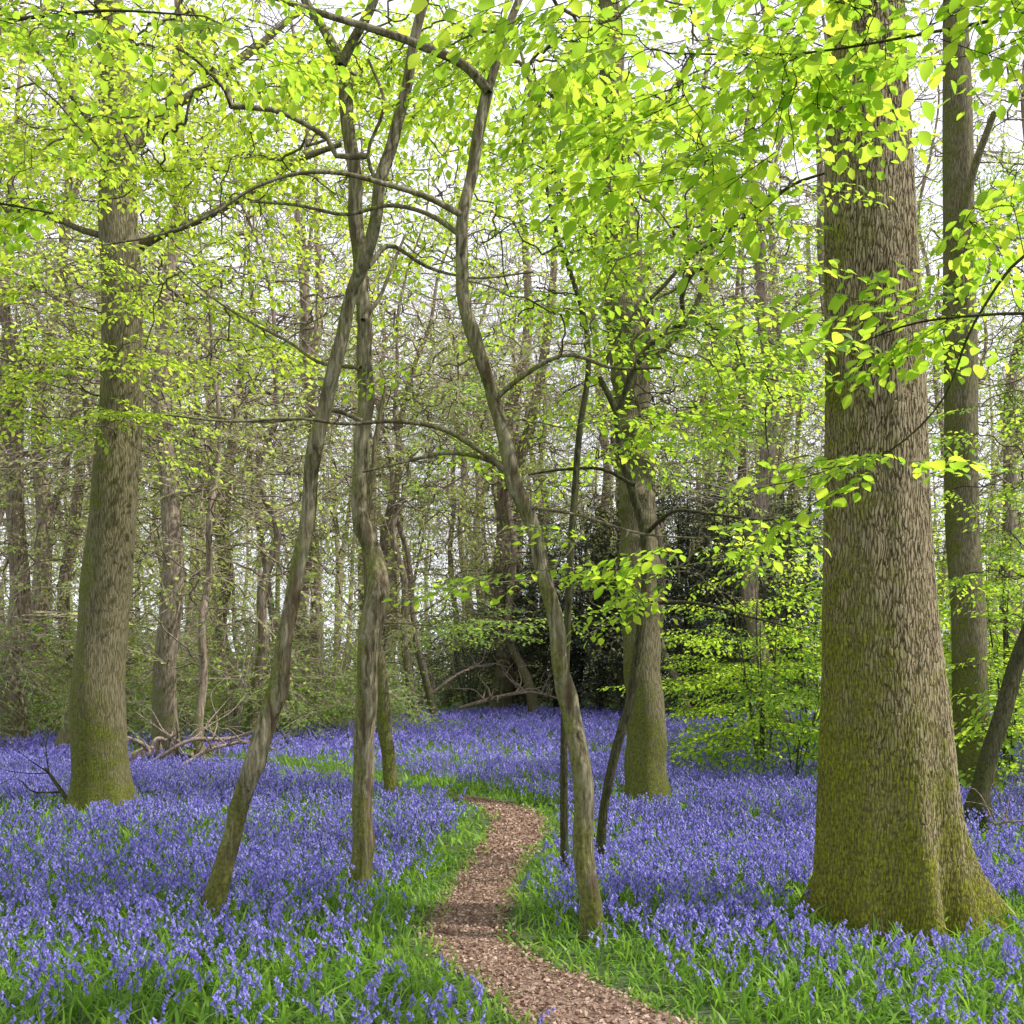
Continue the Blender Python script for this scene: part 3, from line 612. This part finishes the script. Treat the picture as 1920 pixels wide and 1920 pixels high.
# ------------------------------------------------------------------ far wood mass
mb = MB(); r = np.random.default_rng(9)
n = 180; x = r.uniform(-62, 62, n); y = r.uniform(64, 84, n); z0 = gh(x, y); H = r.uniform(14, 24, n)
tt = np.linspace(0, 1, 6); P = np.stack([x[:, None]+np.cumsum(r.normal(0, .35, (n, 6)), 1), y[:, None]+0*tt, z0[:, None]-.5+H[:, None]*tt], -1)
tubes(mb, P, r.uniform(.12, .3, n)[:, None]*(1-.8*tt), 6, 1)
for lo, hi, m_, k in [(0, 6, 0, 1500), (3, 15, 2, 800), (8, 28, 1, 420)]:
    p = np.column_stack([r.uniform(-62, 62, k), r.uniform(62, 84, k), r.uniform(lo, hi, k)]); dirs = r.normal(0, 1, (k, 3))
    foliage(mb, p, dirs, SP_BIG if m_ != 1 else SP_BARE, r, leafm=m_, twigm=1, sc=(1.5, 2.6), tilt=.7, outward=3)
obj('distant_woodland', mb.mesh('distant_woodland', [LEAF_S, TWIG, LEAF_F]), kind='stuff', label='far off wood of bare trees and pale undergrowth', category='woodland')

# ------------------------------------------------------------------ fallen wood
def fallen(lb, pts, rad, seed, nb=5, mat=DEAD):
    r = np.random.default_rng(seed); m = MB(); P, R = smooth_line(np.array(pts, float), np.array(rad)*.7, .08)
    tubes(m, P[None], R[None], 12, 0, bark_pert(len(P), 12, seed, .1))
    for i in range(nb):
        k = int(r.uniform(.2, .95)*len(P)); L = r.uniform(.5, 1.4); a = r.normal(0, 1, 3); a[2] = abs(a[2])*.7+.1; a = nrm(a)
        Q = np.array([P[k], P[k]+a*L*.35+r.normal(0, .05, 3), P[k]+a*L*.7+r.normal(0, .12, 3), P[k]+a*L+r.normal(0, .18, 3)])
        q, rq = smooth_line(Q, R[k]*np.array([.5, .35, .2, .1]), .08); tubes(m, q[None], rq[None], 7)
    b = P[0]; obj('fallen_branch', m.mesh('fallen_branch', [mat], b), loc=b, label=lb, category='branch')
def gp(px, d, h=0.0):
    x = (px-960)/1920*d; return (x, d, float(gh(x, d))+h)
fallen('pale split fallen log lying behind the mature tree', [gp(235, 17.5, .1), gp(275, 17.6, .25), gp(340, 17.8, .12), gp(400, 18, .3)], [.18, .17, .12, .07], 1, 9)
fallen('thin bleached fallen branch on bluebells', [gp(330, 16.5, .1), gp(400, 17, .35), gp(470, 17.3, .45), gp(520, 17.5, .3)], [.05, .05, .04, .02], 2, 9)
fallen('thin bleached fallen branch on bluebells', [gp(290, 17, .2), gp(360, 17.1, .5), gp(430, 17.4, .5), gp(500, 17.2, .75)], [.05, .05, .04, .02], 12, 9)
fallen('brown fallen branches heaped at edge of bluebell glade', [gp(860, 28, .35), gp(930, 28, .6), gp(1000, 28.5, .7), gp(1060, 29, .45)], [.08, .09, .07, .05], 3, 16)
fallen('brown fallen branches heaped at edge of bluebell glade', [gp(730, 27, .2), gp(800, 27, .7), gp(860, 27.5, 1.3), gp(900, 28, 1.5)], [.07, .06, .05, .03], 4, 16)
fallen('dark fallen branch propped by the mature tree', [gp(135, 12.0, .1), gp(110, 12.2, .3), gp(85, 12.4, .5)], [.04, .035, .02], 5, 4, BARKD)
fallen('thin twiggy dead branch on ground by dark leaning trunk', [gp(1830, 9.8, .1), gp(1870, 9.7, .22), gp(1930, 9.6, .25)], [.02, .018, .01], 6, 5)

# ------------------------------------------------------------------ bluebells
def bell_proto(sides, rings, L=1.0):
    a = np.linspace(0, 2*np.pi, sides, endpoint=False); prof = {3: [(0, .18), (.6, .26), (.85, .3), (1.0, .48)], 2: [(0, .2), (.65, .28), (1, .45)], 1: [(0, .2), (1, .42)]}[rings]
    V = np.array([(p*L, w*L*math.cos(q), w*L*math.sin(q)) for p, w in prof for q in a]); F = []
    for j in range(len(prof)-1):
        for l in range(sides):
            F.append([j*sides+l, j*sides+(l+1) % sides, (j+1)*sides+(l+1) % sides, (j+1)*sides+l])
    return V, np.array(F)
def bluebell(seed, sides, rings, nb, bl, stalk=True, ssides=4, leaves=0):
    r = np.random.default_rng(seed); H = r.uniform(.23, .32); m = MB(); q = np.linspace(0, 1, 7)
    arch = r.uniform(.03, .07)
    P = np.stack([arch*q**4*1.3+.01*q, .01*np.sin(q*3), H*(q-.10*q**6)], -1)
    if stalk:
        Q = P if ssides > 3 else P[::3]
        tubes(m, Q[None], np.linspace(.0028, .0016, len(Q))[None]*(1 if ssides > 3 else 1.5), ssides, 1)
    t = np.linspace(.62, 1.0, nb); pos = np.column_stack([np.interp(t, q, P[:, c]) for c in range(3)])
    ya = r.normal(0, 1.1, nb)
    out = np.column_stack([np.cos(ya), np.sin(ya), np.zeros(nb)]); pos = pos+out*.010
    dr = out*r.uniform(.35, .9, nb)[:, None]+np.array([0, 0, -1.0]); s = bl*r.uniform(.85, 1.2, nb)*np.linspace(1.1, .8, nb)
    R, tt_ = leaf_frames(pos, dr, np.tile([1.0, .2, .3], (nb, 1)), s)
    m.scatter(*bell_proto(sides, rings), R, tt_, 0)
    for i in range(leaves):
        a = r.uniform(0, 6.28); e = np.array([math.cos(a), math.sin(a), 0]); n_ = np.array([-e[1], e[0], 0])
        L = r.uniform(.16, .26); qq = np.linspace(0, 1, 6); w = .006*np.sin(np.pi*(qq*.9+.1))**.6+.0005
        c = e*(L*.6*qq**1.6)[:, None]+np.array([0, 0, 1.0])*(L*(qq-.42*qq**3))[:, None]
        V = np.stack([c-n_*w[:, None], c+n_*w[:, None]], 1).reshape(-1, 3); f = np.array([[2*k, 2*k+1, 2*k+3, 2*k+2] for k in range(5)]); m.add(V, f, 2)
    return m
def protos_of(ms):
    return [(np.concatenate(m.V), m.F) for m in ms]
def scatter_multi(mb, protos, R, t, r):
    pick = r.integers(0, len(protos), len(t))
    for i, (V, F) in enumerate(protos):
        s = pick == i
        if not s.any(): continue
        k = s.sum(); base = mb.n
        v = np.einsum('kij,nj->kni', R[s], V)+t[s][:, None]; mb.V.append(v.reshape(-1, 3)); mb.n += k*len(V)
        for f, m_ in F:
            mb.F.append(((f[None]+(np.arange(k)*len(V))[:, None, None]).reshape(-1, f.shape[1])+base, m_))
P0 = [bluebell(300+i, 6, 3, 9, .019, leaves=3) for i in range(8)]
P1 = protos_of([bluebell(320+i, 5, 2, 8, .020, leaves=1) for i in range(8)])
P2 = protos_of([bluebell(340+i, 3, 1, 8, .023, ssides=3) for i in range(8)])
P3 = protos_of([bluebell(360+i, 3, 1, 5, .034, stalk=False) for i in range(6)])

r = np.random.default_rng(21)
def cand(d0, d1, dens, margin=.56):
    n = int(dens*(d1*d1-d0*d0)*margin); d = np.sqrt(r.uniform(d0*d0, d1*d1, n)); x = r.uniform(-margin, margin, n)*d
    return x, d
def bell_density(x, y):
    pd = path_dist(x, y)
    D = np.clip(.78+.5*fnoise(x*1.6, y*1.6, 7), .12, 1)
    D *= sstep(.10, .65, pd)
    D *= 1-.7*np.exp(-((x-1.3)/1.1)**2-((y-4.9)/.7)**2)
    D *= 1-.5*np.exp(-((x-2.3)/.8)**2-((y-5.1)/.5)**2)
    D *= 1-.35*sstep(5.6, 4.2, y)
    far = np.exp(-np.maximum(pd, 0)/.9)*sstep(12, 14, y)*sstep(-5, -3, x); D *= 1-.95*far
    edge_ = 30-6.5*sstep(-2.5, -6, x)+fnoise(x, y*0, 5)*1.5
    D *= sstep(edge_+1.5, edge_-1.5, y)
    for cx, cy, cr in [(2.42, 6.6, .62), (3.0, 6.55, .34), (2.3, 6.1, .3), (-4.9, 12.3, .5), (1.7, 12.9, .42), (6.25, 13.8, .4), (-1.95, 6.7, .12), (-1.13, 7.7, .14), (.5, 6.3, .11)]:
        q = np.hypot(x-cx, (y-cy+.12)*.8); D = D*sstep(cr*.9, cr*1.4+.08, q)
    return D
def rand_R(n, smin, smax, lean=.12):
    return rotm(r.uniform(0, 6.28, n), r.normal(0, lean, n), r.normal(0, lean, n), r.uniform(smin, smax, n))
mbB = MB()
x, y = cand(3.75, 9.0, 190); k = r.random(len(x)) < bell_density(x, y); x, y = x[k], y[k]
vis = (np.abs(x) < .5*y) & (y > 4.1); order = np.argsort(np.where(vis, y, 99)); ind = order[:300]; rest = np.ones(len(x), bool); rest[ind] = False
ME0 = [m.mesh('bluebell', [BELL, STALK, GRASS]) for m in P0]
for i in ind:
    o = obj('bluebell', ME0[int(r.integers(0, 8))], loc=(x[i], y[i], float(gh(x[i], y[i]))-.01), label='bluebell with nodding violet blue bells among grass', category='flower', group='bluebells carpeting the woodland floor')
    o.rotation_euler = (r.normal(0, .12), r.normal(0, .12), r.uniform(0, 6.28)); s = r.uniform(.75, 1.15); o.scale = (s, s, s)
x, y = x[rest], y[rest]; t = np.column_stack([x, y, gh(x, y)-.01]); scatter_multi(mbB, P1, rand_R(len(x), .75, 1.15), t, r)
x, y = cand(9, 17, 130); k = r.random(len(x)) < bell_density(x, y); x, y = x[k], y[k]; scatter_multi(mbB, P2, rand_R(len(x), .75, 1.15), np.column_stack([x, y, gh(x, y)-.01]), r)
x, y = cand(17, 34, 70); k = r.random(len(x)) < bell_density(x, y); x, y = x[k], y[k]; scatter_multi(mbB, P3, rand_R(len(x), .85, 1.3), np.column_stack([x, y, gh(x, y)-.02]), r)
obj('bluebell_carpet', mbB.mesh('bluebell_carpet', [BELL, STALK, GRASS]), kind='stuff', label='dense carpet of violet blue bluebells over the woodland floor', category='flowers')

# ------------------------------------------------------------------ grass / strap leaves
def blade(seg, curl, w=.5):
    q = np.linspace(0, 1, seg+1); wd = w*np.sin(np.pi*(q*.85+.15))**.7+.02
    c = np.stack([curl*q**2, 0*q, q-.38*curl*q**3], -1); e = np.array([0, 1, 0])
    V = np.stack([c-e*wd[:, None], c+e*wd[:, None]], 1).reshape(-1, 3); return V, np.array([[2*k, 2*k+1, 2*k+3, 2*k+2] for k in range(seg)])
mbG = MB()
for d0, d1, dens, seg, H, W in [(3.6, 9, 640, 4, .19, .013), (9, 16, 210, 2, .20, .027), (16, 36, 75, 1, .20, .07)]:
    x, y = cand(d0, d1, dens); pd = path_dist(x, y); D = sstep(-.10, .08, pd)*np.clip(.85+.25*fnoise(x*2, y*2, 12), .55, 1)
    D *= np.where(bell_density(x, y) > .6, .62, 1.0); k = r.random(len(x)) < D; x, y, pd = x[k], y[k], pd[k]; n = len(x)
    h = H*r.uniform(.5, 1.2, n)*(.5+.5*sstep(0, .5, pd)); wd = W*r.uniform(.6, 1.3, n)
    pick = r.integers(0, 4, n)
    for i, cu in enumerate((.25, .55, .85, 1.15)):
        s = pick == i; V, F = blade(seg, cu, .5); R = rotm(r.uniform(0, 6.28, s.sum()), r.normal(0, .25, s.sum()), r.normal(0, .25, s.sum()), np.ones(s.sum()))
        Sx = np.zeros((s.sum(), 3, 3)); Sx[:, 0, 0] = h[s]; Sx[:, 1, 1] = wd[s]; Sx[:, 2, 2] = h[s]
        mbG.scatter(V, F, R@Sx, np.column_stack([x[s], y[s], gh(x[s], y[s])-.01]))
obj('grass', mbG.mesh('grass', [GRASS]), kind='stuff', label='green grass and bluebell leaves covering the ground', category='grass')

# ------------------------------------------------------------------ litter
mbL = MB(); n = 38000; k = r.integers(0, len(PX), n*2); off = r.uniform(-1.3, 1.3, n*2)*phw[k]
x = PX[k]+sd[k, 0]*off+r.normal(0, .03, n*2); y = PY[k]+sd[k, 1]*off+r.normal(0, .03, n*2)
keep = (y < 13.4) & (r.random(n*2) < np.clip(9/np.maximum(y, 3)**1.1, 0, 1)) & ((abs(off)/phw[k] < 1) | (r.random(n*2) < .4)); x, y = x[keep], y[keep]; n = len(x)
R = rotm(r.uniform(0, 6.28, n), r.normal(0, .5, n), r.normal(0, .5, n), (.009+.026*r.random(n)**1.6)*np.where(y > 9, 1.25, 1))
mbL.scatter(*LP[1], R, np.column_stack([x, y, gh(x, y)+r.uniform(.012, .028, n)]))
obj('leaf_litter', mbL.mesh('leaf_litter', [LITTER]), kind='stuff', label='dry brown fallen leaves strewn over the path', category='leaves')

# ------------------------------------------------------------------ light, world, camera
el, az = math.radians(52), math.radians(96)   # az measured clockwise from +Y (view direction)
sdv = Vector((math.sin(az)*math.cos(el), math.cos(az)*math.cos(el), math.sin(el)))
L = bpy.data.lights.new('sun', 'SUN'); L.energy = 5.0; L.angle = math.radians(.55); L.color = (1, .955, .87)
so = obj('sun', L, loc=(10, 10, 30)); so.rotation_euler = (-sdv).to_track_quat('-Z', 'Y').to_euler()
w = bpy.data.worlds.new('World'); bpy.context.scene.world = w; w.use_nodes = True; nt = w.node_tree; nt.nodes.clear()
sky = nd(nt, 'TexSky', sky_type='NISHITA', sun_disc=False, sun_elevation=el, sun_rotation=az, air_density=1.0, dust_density=3.0)
tc = nd(nt, 'TexCoord').outputs['Generated']
cl = nd(nt, 'TexNoise', {'Vector': tc, 'Scale': 2.5, 'Detail': 4.0, 'Roughness': .6}).outputs['Fac']
cf = nd(nt, 'MapRange', {0: cl, 1: .25, 2: .5, 3: .6, 4: 1.0}).outputs[0]
zz = nd(nt, 'SeparateXYZ', {0: tc}).outputs[2]
cf = math_(nt, 'MULTIPLY', cf, nd(nt, 'MapRange', {0: zz, 1: .5, 2: .95, 3: 1.0, 4: .35}).outputs[0])
mx = mixc(nt, cf, sky.outputs[0], (9.2, 9.4, 10.2))
bg = nd(nt, 'Background', {'Color': mx, 'Strength': .15}); ow = nt.nodes.new('ShaderNodeOutputWorld'); nt.links.new(bg.outputs[0], ow.inputs[0])

cam = bpy.data.cameras.new('camera'); cam.lens = 36; cam.sensor_width = 36; cam.shift_y = 310/1920; cam.clip_end = 1000; cam.clip_start = .05
co = obj('camera', cam, loc=(0, 0, EYE)); co.rotation_euler = (math.radians(90), 0, 0)
sc_ = bpy.context.scene; sc_.camera = co
sc_.view_settings.view_transform = 'Standard'; sc_.view_settings.look = 'None'; sc_.view_settings.exposure = 0
